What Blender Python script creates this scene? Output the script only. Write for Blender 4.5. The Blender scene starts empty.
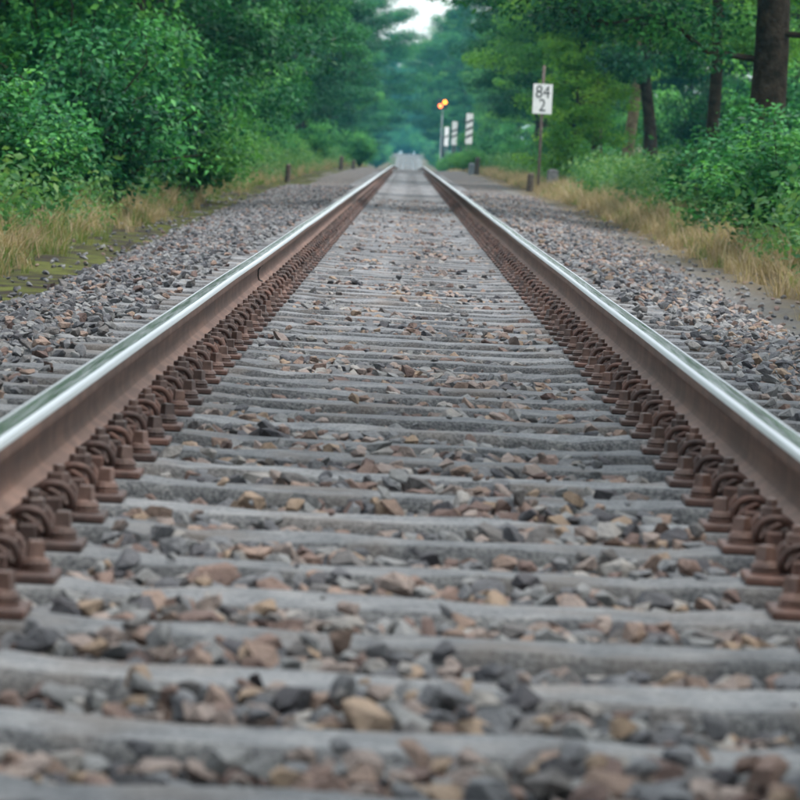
import bpy, bmesh, math, random
import numpy as np
from mathutils import Vector, Matrix

rng = np.random.default_rng(842)
random.seed(842)
sc = bpy.context.scene
COL = sc.collection

# ------------------------------------------------------------------ camera
F_PX = 4760.0                      # focal length in pixels of the 800 px photograph
VP = (408.0, 155.0)                # where the rails meet
ROLL = math.radians(2.8)
CAM = Vector((-0.044, 0.0, 0.712))
aY = Vector((VP[0] - 400, 400 - VP[1], -F_PX)).normalized()
su, cu = math.sin(ROLL), math.cos(ROLL)
aZ = Vector((su, cu, -(aY.x * su + aY.y * cu) / aY.z)).normalized()
aX = aY.cross(aZ)
R3 = Matrix((aX, aY, aZ))
cam_d = bpy.data.cameras.new('camera')
cam = bpy.data.objects.new('camera', cam_d)
COL.objects.link(cam)
cam.matrix_world = Matrix.Translation(CAM) @ R3.to_4x4()
cam_d.sensor_width = 36.0
cam_d.lens = 36.0 * F_PX / 800.0
cam_d.clip_start = 0.1
cam_d.clip_end = 6000
cam_d.dof.use_dof = True
cam_d.dof.focus_distance = 19.0
cam_d.dof.aperture_fstop = (cam_d.lens / 1000.0) / 0.0155
sc.camera = cam

def pix(px, py, Y):
    d = R3 @ Vector((px - 400, 400 - py, -F_PX))
    return CAM + d * (Y / d.y)

def to_px(p):
    """numpy (n,3) -> pixel x, y"""
    q = (np.asarray(p) - np.array(CAM)) @ np.array(R3)
    return 400 + q[:, 0] / -q[:, 2] * F_PX, 400 - q[:, 1] / -q[:, 2] * F_PX

# ------------------------------------------------------------------ sky, sun, exposure
SUN_EL, SUN_AZ = math.radians(66), math.radians(112)     # azimuth from +Y towards +X
w = bpy.data.worlds.new('World'); sc.world = w; w.use_nodes = True
nt = w.node_tree; nt.nodes.clear()
sky = nt.nodes.new('ShaderNodeTexSky'); sky.sky_type = 'NISHITA'; sky.sun_disc = False
sky.sun_elevation = SUN_EL; sky.sun_rotation = SUN_AZ
sky.air_density = 1.0; sky.dust_density = 4.0; sky.ozone_density = 1.0
bg1 = nt.nodes.new('ShaderNodeBackground'); bg1.inputs[1].default_value = 0.07
bg2 = nt.nodes.new('ShaderNodeBackground')                # the thin even cloud cover
bg2.inputs[0].default_value = (0.93, 0.99, 1.0, 1); bg2.inputs[1].default_value = 0.62
add = nt.nodes.new('ShaderNodeAddShader'); wo = nt.nodes.new('ShaderNodeOutputWorld')
nt.links.new(sky.outputs[0], bg1.inputs[0])
# overcast luminance: a cloudy sky is brightest overhead
gc = nt.nodes.new('ShaderNodeTexCoord'); gs = nt.nodes.new('ShaderNodeSeparateXYZ'); nt.links.new(gc.outputs['Generated'], gs.inputs[0])
gr_ = nt.nodes.new('ShaderNodeMapRange'); gr_.inputs[1].default_value = 0.0; gr_.inputs[2].default_value = 1.0; gr_.inputs[3].default_value = 0.80; gr_.inputs[4].default_value = 0.92
nt.links.new(gs.outputs[2], gr_.inputs[0]); nt.links.new(gr_.outputs[0], bg2.inputs[1])
nt.links.new(bg1.outputs[0], add.inputs[0]); nt.links.new(bg2.outputs[0], add.inputs[1])
nt.links.new(add.outputs[0], wo.inputs[0])
sun_d = bpy.data.lights.new('sun', 'SUN'); sun_d.energy = 1.5; sun_d.angle = math.radians(18)
sun_d.color = (1.0, 0.95, 0.88)
sun = bpy.data.objects.new('sun', sun_d); COL.objects.link(sun)
sdir = Vector((math.sin(SUN_AZ) * math.cos(SUN_EL), math.cos(SUN_AZ) * math.cos(SUN_EL), math.sin(SUN_EL)))
sun.rotation_euler = sdir.to_track_quat('Z', 'Y').to_euler()
sc.view_settings.view_transform = 'Standard'; sc.view_settings.look = 'None'
sc.view_settings.gamma = 1.0; sc.view_settings.use_curve_mapping = False
sc.view_settings.exposure = 0.80
sc.render.engine = 'CYCLES'
cy = sc.cycles
cy.use_denoising = True
cy.use_adaptive_sampling = True; cy.adaptive_threshold = 0.02
cy.max_bounces = 6; cy.diffuse_bounces = 2; cy.glossy_bounces = 3; cy.transmission_bounces = 4
cy.transparent_max_bounces = 4; cy.volume_bounces = 1
cy.sample_clamp_indirect = 6.0

# ------------------------------------------------------------------ materials
def newmat(name):
    m = bpy.data.materials.new(name); m.use_nodes = True
    n = m.node_tree; n.nodes.clear()
    return m, n, n.nodes, n.links

def N(ns, t, **kw):
    x = ns.new(t)
    for k, v in kw.items(): setattr(x, k, v)
    return x

def ramp(ns, stops, interp='LINEAR'):
    r = ns.new('ShaderNodeValToRGB'); r.color_ramp.interpolation = interp
    e = r.color_ramp.elements
    while len(e) < len(stops): e.new(0.5)
    for el, (p, c) in zip(e, stops):
        el.position = p; el.color = (c[0], c[1], c[2], 1) if not isinstance(c, (int, float)) else (c, c, c, 1)
    return r

def noise(ns, ln, vec, scale, detail=4, rough=0.6):
    t = ns.new('ShaderNodeTexNoise'); t.inputs['Scale'].default_value = scale
    t.inputs['Detail'].default_value = detail; t.inputs['Roughness'].default_value = rough
    if vec is not None: ln.new(vec, t.inputs['Vector'])
    return t

def mixc(ns, ln, fac, a, b, mode='MIX'):
    m = ns.new('ShaderNodeMix'); m.data_type = 'RGBA'; m.blend_type = mode
    for s, v in ((0, fac), (6, a), (7, b)):
        if isinstance(v, (int, float)): m.inputs[s].default_value = v
        elif isinstance(v, tuple): m.inputs[s].default_value = (*v[:3], 1)
        else: ln.new(v, m.inputs[s])
    return m.outputs[2]

def finish(n, ns, ln, color, rough=0.85, bump=None, bstr=0.4, bdist=0.01, metal=0.0, spec=0.3):
    p = ns.new('ShaderNodeBsdfPrincipled'); o = ns.new('ShaderNodeOutputMaterial')
    if isinstance(color, tuple): p.inputs['Base Color'].default_value = (*color[:3], 1)
    else: ln.new(color, p.inputs['Base Color'])
    if isinstance(rough, (int, float)): p.inputs['Roughness'].default_value = rough
    else: ln.new(rough, p.inputs['Roughness'])
    p.inputs['Metallic'].default_value = metal
    p.inputs['Specular IOR Level'].default_value = spec
    if bump is not None:
        b = ns.new('ShaderNodeBump'); b.inputs['Strength'].default_value = bstr; b.inputs['Distance'].default_value = bdist
        ln.new(bump, b.inputs['Height']); ln.new(b.outputs[0], p.inputs['Normal'])
    ln.new(p.outputs[0], o.inputs[0])
    return p

def m_noise(name, c0, c1, scale, rough=0.85, bstr=0.4, bdist=0.01, fine=None, spec=0.3, metal=0.0, lo=0.35, hi=0.65, vary=None):
    m, n, ns, ln = newmat(name)
    tc = ns.new('ShaderNodeTexCoord')
    V = tc.outputs['Object']
    if vary:                                                   # each copy has its own wear
        oi = ns.new('ShaderNodeObjectInfo'); va = ns.new('ShaderNodeVectorMath'); va.operation = 'ADD'
        ln.new(V, va.inputs[0]); ln.new(oi.outputs['Location'], va.inputs[1]); V = va.outputs[0]
    a = noise(ns, ln, V, scale)
    r = ramp(ns, [(lo, c0), (hi, c1)]); ln.new(a.outputs[0], r.inputs[0])
    f = noise(ns, ln, V, fine or scale * 6, 3)
    col = r.outputs[0]
    if vary:
        rv = ramp(ns, [(0, vary[0]), (.5, (1, 1, 1)), (1, vary[1])]); ln.new(oi.outputs['Random'], rv.inputs[0])
        col = mixc(ns, ln, 1.0, col, rv.outputs[0], 'MULTIPLY')
    finish(n, ns, ln, col, rough, f.outputs[0], bstr, bdist, metal, spec)
    return m

# concrete: the worn, smooth top and the coarse grimy flank, its shade painted in darker
def conc_mat(name, c0, c1, c2, k0, k1, k2, bs):
    m, n, ns, ln = newmat(name)
    tc = ns.new('ShaderNodeTexCoord'); oi = ns.new('ShaderNodeObjectInfo')
    va = ns.new('ShaderNodeVectorMath'); va.operation = 'ADD'
    ln.new(tc.outputs['Object'], va.inputs[0]); ln.new(oi.outputs['Location'], va.inputs[1])
    V = va.outputs[0]
    a = noise(ns, ln, V, 9, 5, 0.65)
    r = ramp(ns, [(0.3, c0), (0.5, c1), (0.72, c2)]); ln.new(a.outputs[0], r.inputs[0])
    b = noise(ns, ln, V, 110, 3, 0.7)
    rb = ramp(ns, [(0.38, k0), (0.52, k1), (0.72, k2)]); ln.new(b.outputs[0], rb.inputs[0])
    c1 = mixc(ns, ln, 0.85, r.outputs[0], rb.outputs[0], 'MULTIPLY')
    d = noise(ns, ln, V, 3.1, 3)
    rd = ramp(ns, [(0.5, 0.0), (0.68, 0.5)]); ln.new(d.outputs[0], rd.inputs[0])
    c2 = mixc(ns, ln, rd.outputs[0], c1, (0.17, 0.14, 0.12))
    rv = ramp(ns, [(0, (.72, .72, .72)), (1, (1.12, 1.1, 1.08))]); ln.new(oi.outputs['Random'], rv.inputs[0])
    c2 = mixc(ns, ln, 1.0, c2, rv.outputs[0], 'MULTIPLY')
    finish(n, ns, ln, c2, 0.92, b.outputs[0], bs, 0.006, 0, 0.2)
    return m
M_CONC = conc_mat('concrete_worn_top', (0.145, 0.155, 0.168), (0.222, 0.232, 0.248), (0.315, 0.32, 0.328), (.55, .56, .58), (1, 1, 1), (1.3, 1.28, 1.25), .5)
M_CONC_S = conc_mat('concrete_coarse_shaded_flank', (0.10, 0.105, 0.115), (0.155, 0.16, 0.17), (0.23, 0.235, 0.24), (.35, .36, .38), (.9, .9, .9), (1.6, 1.58, 1.5), .9)

def stone_mat(name, stops):
    m, n, ns, ln = newmat(name)
    tc = ns.new('ShaderNodeTexCoord'); oi = ns.new('ShaderNodeObjectInfo')
    r = ramp(ns, stops, 'CONSTANT'); ln.new(oi.outputs['Random'], r.inputs[0])
    va = ns.new('ShaderNodeVectorMath'); va.operation = 'ADD'
    ln.new(tc.outputs['Object'], va.inputs[0]); ln.new(oi.outputs['Location'], va.inputs[1])
    a = noise(ns, ln, va.outputs[0], 1.3, 5, 0.7)
    ra = ramp(ns, [(0.3, (0.62, 0.62, 0.64)), (0.55, (1, 1, 1)), (0.75, (1.35, 1.3, 1.22))]); ln.new(a.outputs[0], ra.inputs[0])
    c = mixc(ns, ln, 0.9, r.outputs[0], ra.outputs[0], 'MULTIPLY')
    c = mixc(ns, ln, 1.0, c, (.88, .86, .86), 'MULTIPLY')
    f = noise(ns, ln, va.outputs[0], 5, 4)
    finish(n, ns, ln, c, 0.8, f.outputs[0], 0.35, 0.1, 0, 0.3)
    return m
GREY = [(0.20, 0.21, 0.225), (0.13, 0.135, 0.15), (0.27, 0.28, 0.285), (0.10, 0.10, 0.112), (0.17, 0.165, 0.165)]
TAN = [(0.315, 0.235, 0.195), (0.25, 0.18, 0.155), (0.36, 0.275, 0.205), (0.18, 0.13, 0.118), (0.335, 0.28, 0.255)]
LIGHT = [(0.36, 0.35, 0.335), (0.32, 0.325, 0.325)]
def stops(k):
    return [(i / len(k), c) for i, c in enumerate(k)]
M_ST_C = stone_mat('ballast_stone_mixed', stops([GREY[0], TAN[0], GREY[1], TAN[4], GREY[2], TAN[1], GREY[4], LIGHT[0], TAN[3], GREY[0], TAN[2], GREY[3], TAN[4], GREY[2]]))
M_ST_L = stone_mat('ballast_stone_grey', stops([GREY[0], GREY[1], GREY[2], GREY[0], GREY[4], GREY[1], TAN[3], GREY[2], GREY[3], GREY[0], GREY[4], TAN[0], GREY[2], GREY[1]]))
M_ST_R = stone_mat('ballast_stone_pale', stops([GREY[0], TAN[4], GREY[2], TAN[0], LIGHT[1], GREY[1], GREY[0], LIGHT[0], GREY[4], TAN[1], GREY[2], GREY[3], TAN[2], GREY[0]]))

# ballast sheet below the loose stones
m, n, ns, ln = newmat('ballast_sheet')
tc = ns.new('ShaderNodeTexCoord')
vo = ns.new('ShaderNodeTexVoronoi'); vo.inputs['Scale'].default_value = 17
ln.new(tc.outputs['Object'], vo.inputs['Vector'])
bw = ns.new('ShaderNodeSeparateColor'); ln.new(vo.outputs['Color'], bw.inputs[0])
r = ramp(ns, [(0, (0.06, 0.06, 0.065)), (0.35, (0.125, 0.12, 0.12)), (0.6, (0.17, 0.135, 0.11)), (0.8, (0.09, 0.083, 0.083)), (1, (0.2, 0.19, 0.185))])
ln.new(bw.outputs[0], r.inputs[0])
vd = ns.new('ShaderNodeMath'); vd.operation = 'SUBTRACT'; vd.inputs[0].default_value = 1; ln.new(vo.outputs['Distance'], vd.inputs[1])
finish(n, ns, ln, r.outputs[0], 0.9, vd.outputs[0], 1.0, 0.03, 0, 0.2)
M_SHEET = m

# soil with moss, straw and a strip of trodden grit beside the ballast
m, n, ns, ln = newmat('verge_soil')
tc = ns.new('ShaderNodeTexCoord'); sx = ns.new('ShaderNodeSeparateXYZ'); ln.new(tc.outputs['Object'], sx.inputs[0])
a = noise(ns, ln, tc.outputs['Object'], 1.1, 6, 0.65)
soil = ramp(ns, [(0.3, (0.055, 0.042, 0.03)), (0.5, (0.10, 0.08, 0.048)), (0.62, (0.15, 0.12, 0.068)), (0.75, (0.08, 0.10, 0.035))]); ln.new(a.outputs[0], soil.inputs[0])
b = noise(ns, ln, tc.outputs['Object'], 2.3, 6, 0.7)
moss = ramp(ns, [(0.44, (0.035, 0.028, 0.024)), (0.52, (0.06, 0.066, 0.02)), (0.6, (0.10, 0.115, 0.028)), (0.7, (0.06, 0.05, 0.032))]); ln.new(b.outputs[0], moss.inputs[0])
gm = noise(ns, ln, tc.outputs['Object'], 24, 4, 0.7)
grit = ramp(ns, [(0.35, (0.07, 0.07, 0.072)), (0.5, (0.15, 0.147, 0.145)), (0.68, (0.24, 0.23, 0.215))]); ln.new(gm.outputs[0], grit.inputs[0])
nx = ns.new('ShaderNodeMath'); nx.operation = 'MULTIPLY_ADD'; nx.inputs[1].default_value = 0.8; ln.new(a.outputs[0], nx.inputs[0]); ln.new(sx.outputs[0], nx.inputs[2])
mr = ns.new('ShaderNodeMapRange'); mr.inputs[1].default_value = 2.65; mr.inputs[2].default_value = 3.2; mr.inputs[3].default_value = 1; mr.inputs[4].default_value = 0
ln.new(nx.outputs[0], mr.inputs[0])
ml = ns.new('ShaderNodeMapRange'); ml.inputs[1].default_value = -1.8; ml.inputs[2].default_value = -1.65; ln.new(nx.outputs[0], ml.inputs[0])
c1 = mixc(ns, ln, mr.outputs[0], soil.outputs[0], grit.outputs[0])
c2 = mixc(ns, ln, ml.outputs[0], moss.outputs[0], c1)
mo = ns.new('ShaderNodeMapRange'); mo.inputs[1].default_value = -2.75; mo.inputs[2].default_value = -2.45; ln.new(nx.outputs[0], mo.inputs[0])
c3 = mixc(ns, ln, mo.outputs[0], soil.outputs[0], c2)
finish(n, ns, ln, c3, 0.95, gm.outputs[0], 0.6, 0.03, 0, 0.1)
M_SOIL = m

def rust_mat(name, c0, c1):
    m, n, ns, ln = newmat(name)
    tc = ns.new('ShaderNodeTexCoord'); mp = ns.new('ShaderNodeMapping'); mp.inputs['Scale'].default_value = (14, 0.35, 14)
    ln.new(tc.outputs['Object'], mp.inputs[0])
    a = noise(ns, ln, mp.outputs[0], 2.2, 5, 0.6)
    r = ramp(ns, [(.3, c0), (.7, c1)]); ln.new(a.outputs[0], r.inputs[0])
    f = noise(ns, ln, tc.outputs['Object'], 90, 3)
    st = noise(ns, ln, tc.outputs['Object'], 5, 5, .7)         # oil and brake dust stains
    rs = ramp(ns, [(.45, (.62, .6, .6)), (.56, (1, 1, 1)), (.7, (1.18, 1.1, 1.02))]); ln.new(st.outputs[0], rs.inputs[0])
    r = ns.new('ShaderNodeMix'); r.data_type = 'RGBA'; r.blend_type = 'MULTIPLY'; r.inputs[0].default_value = .75
    ln.new(ns['Color Ramp'].outputs[0], r.inputs[6]); ln.new(rs.outputs[0], r.inputs[7])
    finish(n, ns, ln, r.outputs[2], 0.7, f.outputs[0], .12, .002, 0, .35)
    return m
M_RUST = rust_mat('rail_rust', (0.085, 0.043, 0.032), (0.155, 0.084, 0.061))
M_RUST_DUST = rust_mat('dusty_foot_rust', (0.15, 0.086, 0.066), (0.215, 0.132, 0.104))
M_IRON = m_noise('fastening_rust', (0.05, 0.028, 0.023), (0.115, 0.062, 0.05), 30, 0.6, 0.6, 0.002, 220, 0.45, vary=((.6, .62, .65), (1.4, 1.25, 1.15)))
M_BOLT = m_noise('worn_bolt_iron', (0.062, 0.036, 0.03), (0.15, 0.095, 0.08), 25, 0.5, 0.5, 0.002, 200, 0.5, vary=((.6, .62, .65), (1.4, 1.28, 1.2)))
m, n, ns, ln = newmat('polished_rail_head')
tc = ns.new('ShaderNodeTexCoord'); mp = ns.new('ShaderNodeMapping'); mp.inputs['Scale'].default_value = (60, 0.6, 1)
ln.new(tc.outputs['Object'], mp.inputs[0])
a = noise(ns, ln, mp.outputs[0], 3, 3)
rr = ramp(ns, [(0.3, 0.13), (0.7, 0.26)]); ln.new(a.outputs[0], rr.inputs[0])
finish(n, ns, ln, (0.62, 0.62, 0.63), rr.outputs[0], None, metal=1.0)
M_STEEL = m
m, n, ns, ln = newmat('brushed_rail_shoulder')
tc = ns.new('ShaderNodeTexCoord'); mp = ns.new('ShaderNodeMapping'); mp.inputs['Scale'].default_value = (60, 0.5, 1)
ln.new(tc.outputs['Object'], mp.inputs[0])
a = noise(ns, ln, mp.outputs[0], 3, 3)
rr = ramp(ns, [(0.3, 0.42), (0.7, 0.55)]); ln.new(a.outputs[0], rr.inputs[0])
finish(n, ns, ln, (0.58, 0.61, 0.63), rr.outputs[0], None, metal=1.0)
M_STEEL_R = m

M_BARK = m_noise('bark', (0.022, 0.018, 0.014), (0.065, 0.052, 0.040), 6, 0.95, 0.9, 0.04, 18, 0.1)
M_BARKP = m_noise('pale_bark', (0.11, 0.085, 0.055), (0.24, 0.19, 0.12), 6, 0.95, 0.9, 0.04, 18, 0.1)
M_WOODPOST = m_noise('weathered_post', (0.05, 0.04, 0.035), (0.13, 0.11, 0.09), 12, 0.9, 0.6, 0.01, 60, 0.1)
M_POLE = m_noise('sign_pole_steel', (0.14, 0.105, 0.09), (0.25, 0.20, 0.18), 8, 0.8, 0.3, 0.003, 60, 0.2)
M_WHITE = m_noise('sign_enamel', (0.72, 0.74, 0.73), (0.84, 0.84, 0.82), 5, 0.5, 0.1, 0.002, 40, 0.4)
M_BLACK = m_noise('sign_black', (0.012, 0.014, 0.014), (0.03, 0.032, 0.032), 9, 0.6, 0.1, 0.002, 60, 0.3)
M_STONEPOST = m_noise('marker_stone_grey', (0.14, 0.14, 0.14), (0.26, 0.26, 0.25), 9, 0.9, 0.6, 0.008, 60, 0.1)
M_PLASTER = m_noise('cream_plaster', (0.66, 0.56, 0.40), (0.76, 0.66, 0.50), 2, 0.9, 0.2, 0.01, 30, 0.1)
M_ROOF = m_noise('mossy_roof', (0.035, 0.04, 0.03), (0.07, 0.075, 0.05), 4, 0.85, 0.3, 0.01, 20, 0.2)
M_GLASS = m_noise('window_pane', (0.02, 0.025, 0.03), (0.04, 0.05, 0.06), 1, 0.1, 0.0, 0.001, 5, 0.8)
M_MAST = m_noise('signal_mast_grey', (0.12, 0.14, 0.15), (0.2, 0.22, 0.235), 4, 0.5, 0.1, 0.002, 30, 0.4)
M_ROAD = m_noise('road_asphalt', (0.085, 0.08, 0.08), (0.13, 0.122, 0.118), 0.6, 0.9, 0.3, 0.01, 40, 0.2)

def leaf_mat(name, dark, mid, light, trans=0.35):
    m, n, ns, ln = newmat(name)
    at = ns.new('ShaderNodeAttribute'); at.attribute_name = 'tint'
    oi = ns.new('ShaderNodeObjectInfo')
    ad = ns.new('ShaderNodeMath'); ad.operation = 'MULTIPLY_ADD'; ad.inputs[1].default_value = 0.30
    ln.new(oi.outputs['Random'], ad.inputs[0]); ln.new(at.outputs['Fac'], ad.inputs[2])
    sb = ns.new('ShaderNodeMath'); sb.operation = 'SUBTRACT'; sb.inputs[1].default_value = 0.15; ln.new(ad.outputs[0], sb.inputs[0])
    r = ramp(ns, [(0.1, dark), (0.5, mid), (0.95, light)]); ln.new(sb.outputs[0], r.inputs[0])
    p = ns.new('ShaderNodeBsdfPrincipled'); p.inputs['Roughness'].default_value = 0.4; p.inputs['Specular IOR Level'].default_value = 0.16
    ln.new(r.outputs[0], p.inputs['Base Color'])
    t = ns.new('ShaderNodeBsdfTranslucent')
    tl = mixc(ns, ln, 1.0, r.outputs[0], (1.25, 1.35, 0.8), 'MULTIPLY'); ln.new(tl, t.inputs[0])
    mx = ns.new('ShaderNodeMixShader'); mx.inputs[0].default_value = trans
    ln.new(p.outputs[0], mx.inputs[1]); ln.new(t.outputs[0], mx.inputs[2])
    o = ns.new('ShaderNodeOutputMaterial'); ln.new(mx.outputs[0], o.inputs[0])
    return m
M_LEAF = leaf_mat('leaf_green', (0.010, 0.065, 0.026), (0.036, 0.175, 0.052), (0.13, 0.38, 0.075), .26)
M_LEAF_M = leaf_mat('leaf_fresh_green', (0.04, 0.15, 0.045), (0.105, 0.30, 0.075), (0.22, 0.47, 0.085), .38)
M_LEAF_D = leaf_mat('leaf_deep_green', (0.008, 0.055, 0.028), (0.022, 0.13, 0.050), (0.075, 0.29, 0.072), .24)
M_LEAF_Y = leaf_mat('leaf_yellow_green', (0.09, 0.26, 0.05), (0.20, 0.42, 0.065), (0.36, 0.58, 0.09), 0.42)
M_LEAF_S = leaf_mat('leaf_shrub_green', (0.018, 0.11, 0.045), (0.048, 0.22, 0.064), (0.14, 0.40, 0.08), 0.28)
M_WEED = leaf_mat('weed_leaf', (0.045, 0.14, 0.055), (0.085, 0.21, 0.075), (0.17, 0.29, 0.09), 0.4)
M_STRAW = leaf_mat('straw_blade', (0.17, 0.125, 0.075), (0.33, 0.25, 0.155), (0.46, 0.37, 0.25), 0.35)
M_GRASSG = leaf_mat('green_blade', (0.06, 0.11, 0.03), (0.12, 0.18, 0.05), (0.26, 0.26, 0.10), 0.35)

# ------------------------------------------------------------------ mesh helpers
def np_mesh(name, v, tris=None, quads=None, mats=(), mat_idx=None, tint=None, smooth=False):
    me = bpy.data.meshes.new(name)
    v = np.asarray(v, np.float32)
    loops, starts, tot = [], [], 0
    if quads is not None and len(quads):
        q = np.asarray(quads, np.int32); loops.append(q.ravel()); starts.append(np.arange(len(q)) * 4); tot = len(q) * 4
    if tris is not None and len(tris):
        t = np.asarray(tris, np.int32); loops.append(t.ravel()); starts.append(tot + np.arange(len(t)) * 3)
    loops = np.concatenate(loops); starts = np.concatenate(starts).astype(np.int32)
    me.vertices.add(len(v)); me.vertices.foreach_set('co', v.ravel())
    me.loops.add(len(loops)); me.loops.foreach_set('vertex_index', loops)
    me.polygons.add(len(starts)); me.polygons.foreach_set('loop_start', starts)
    for mt in mats: me.materials.append(mt)
    if mat_idx is not None: me.polygons.foreach_set('material_index', np.asarray(mat_idx, np.int32))
    if smooth: me.polygons.foreach_set('use_smooth', np.ones(len(starts), bool))
    me.update(calc_edges=True)
    if tint is not None:
        at = me.attributes.new('tint', 'FLOAT', 'POINT'); at.data.foreach_set('value', np.asarray(tint, np.float32))
    return me

def bm_mesh(name, bm, mats, smooth=False, bevel=0.0):
    if bevel:
        bmesh.ops.bevel(bm, geom=list(bm.edges), offset=bevel, segments=2, affect='EDGES', profile=0.6)
    bmesh.ops.recalc_face_normals(bm, faces=bm.faces)
    me = bpy.data.meshes.new(name); bm.to_mesh(me); bm.free()
    for mt in (mats if isinstance(mats, (list, tuple)) else [mats]): me.materials.append(mt)
    if smooth: me.polygons.foreach_set('use_smooth', np.ones(len(me.polygons), bool))
    return me

def box(bm, x0, x1, y0, y1, z0, z1):
    vs = [bm.verts.new(p) for p in ((x0, y0, z0), (x1, y0, z0), (x1, y1, z0), (x0, y1, z0), (x0, y0, z1), (x1, y0, z1), (x1, y1, z1), (x0, y1, z1))]
    for f in ((0, 3, 2, 1), (4, 5, 6, 7), (0, 1, 5, 4), (1, 2, 6, 5), (2, 3, 7, 6), (3, 0, 4, 7)): bm.faces.new([vs[i] for i in f])

def lathe(bm, prof, n, c=(0, 0, 0), rot=0.0):
    """prof: list of (r, z); closes both ends"""
    rings = []
    for r, z in prof:
        rings.append([bm.verts.new((c[0] + r * math.cos(rot + 2 * math.pi * k / n), c[1] + r * math.sin(rot + 2 * math.pi * k / n), c[2] + z)) for k in range(n)])
    for a, b in zip(rings, rings[1:]):
        for k in range(n): bm.faces.new((a[k], a[(k + 1) % n], b[(k + 1) % n], b[k]))
    bm.faces.new(rings[0][::-1]); bm.faces.new(rings[-1])

def tube_np(path, rad, n=6):
    path = np.asarray(path, float); k = len(path)
    rad = np.broadcast_to(np.asarray(rad, float), (k,))
    t = np.gradient(path, axis=0); t /= np.linalg.norm(t, axis=1)[:, None] + 1e-9
    ref = np.array([0.31, 0.95, 0.05]) if abs(t[0, 1]) < 0.8 else np.array([1.0, 0.05, 0.0])
    vs = []
    ang = np.arange(n) * 2 * math.pi / n
    u = np.cross(t[0], ref); u /= np.linalg.norm(u)
    for i in range(k):
        u = u - t[i] * (u @ t[i]); u /= np.linalg.norm(u) + 1e-9
        b = np.cross(t[i], u)
        vs.append(path[i] + rad[i] * (np.cos(ang)[:, None] * u + np.sin(ang)[:, None] * b))
    v = np.concatenate(vs)
    q = []
    for i in range(k - 1):
        for j in range(n):
            j2 = (j + 1) % n
            q.append((i * n + j, i * n + j2, (i + 1) * n + j2, (i + 1) * n + j))
    return v, np.array(q, int)

def merge(parts):
    V, Q, off = [], [], 0
    for v, q in parts:
        V.append(v); Q.append(np.asarray(q) + off); off += len(v)
    return np.concatenate(V), np.concatenate(Q)

def obj(name, data, parent=None, loc=(0, 0, 0), rot=(0, 0, 0), scale=None, **props):
    o = bpy.data.objects.new(name, data); COL.objects.link(o)
    o.location = loc; o.rotation_euler = rot
    if scale is not None: o.scale = scale if hasattr(scale, '__len__') else (scale,) * 3
    if parent is not None: o.parent = parent
    for k, v in props.items(): o[k] = v
    return o

def thing(name, label, cat, loc=(0, 0, 0), rot=(0, 0, 0), group=None, data=None, scale=None):
    o = obj(name, data, None, loc, rot, scale, label=label, category=cat)
    if group: o['group'] = group
    return o

# ------------------------------------------------------------------ the lie of the land
_py = np.array([-100, 230, 290, 350, 430, 520, 620, 720, 820, 900, 980, 1100, 1600.])
_pz = np.array([0, 0, -0.22, -0.50, -0.95, -1.25, -1.45, -1.30, -0.65, 0.45, 0.8, 1.0, 1.2])
def P(Y): return np.interp(Y, _py, _pz)                       # level of the track
def G(Y): return np.interp(Y, [0, 28, 36, 61, 92, 183, 300], [-.28, -.23, -.17, -.11, -.05, .04, .05]) + P(Y)
def E(Y): return np.interp(Y, [0, 28, 61, 92, 183, 300, 500], [2.08, 2.12, 2.3, 2.45, 2.6, 2.2, 1.65])   # edge of the ballast
def terrain(x, Y):
    ax = np.abs(x); g = G(Y)
    rise = np.interp(ax, [0, 3.2, 4.2, 6, 10, 40, 120], [0, 0, .06, .2, .4, .9, 2.0])
    bump = 0.035 * np.sin(1.7 * x + 0.9 * Y) * np.sin(0.7 * Y + 1.1 * x) + 0.02 * np.sin(4.1 * x + 2.3 * Y)
    bump = bump * np.clip((ax - 2.2) / 0.6, 0, 1)
    z = g + rise + bump
    return np.where(ax < E(Y) - 0.25, g - 0.12, z)
def ballast_z(x, Y, mid=-0.05):
    ax = np.abs(x); e = E(Y); g = G(Y) - P(Y)
    sh = np.interp(ax, [0, 1.22, 1.36, 1.8], [0, 0, 1, 1])
    top = mid + (-0.034 - mid) * sh + 0.02 * np.sin(0.9 * Y + 2 * x) * sh
    t = np.clip((ax - 1.75) / (e - 1.75), 0, 1.15)
    return P(Y) + top * (1 - np.clip(t, 0, 1)) + (g - 0.0) * t

def grid_sheet(name, X, Ys, zf, mat, **kw):
    XX, YY = np.meshgrid(X, Ys)
    if kw.pop('edge', False): XX = XX * (E(YY) + 0.12)
    Z = zf(XX, YY)
    v = np.stack([XX, YY, Z], -1).reshape(-1, 3)
    nx, ny = len(X), len(Ys)
    i = (np.arange(ny - 1)[:, None] * nx + np.arange(nx - 1)[None, :]).ravel()
    q = np.stack([i, i + 1, i + nx + 1, i + nx], 1)
    me = np_mesh(name, v, quads=q, mats=[mat], smooth=True)
    return obj(name, me, **kw)

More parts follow.
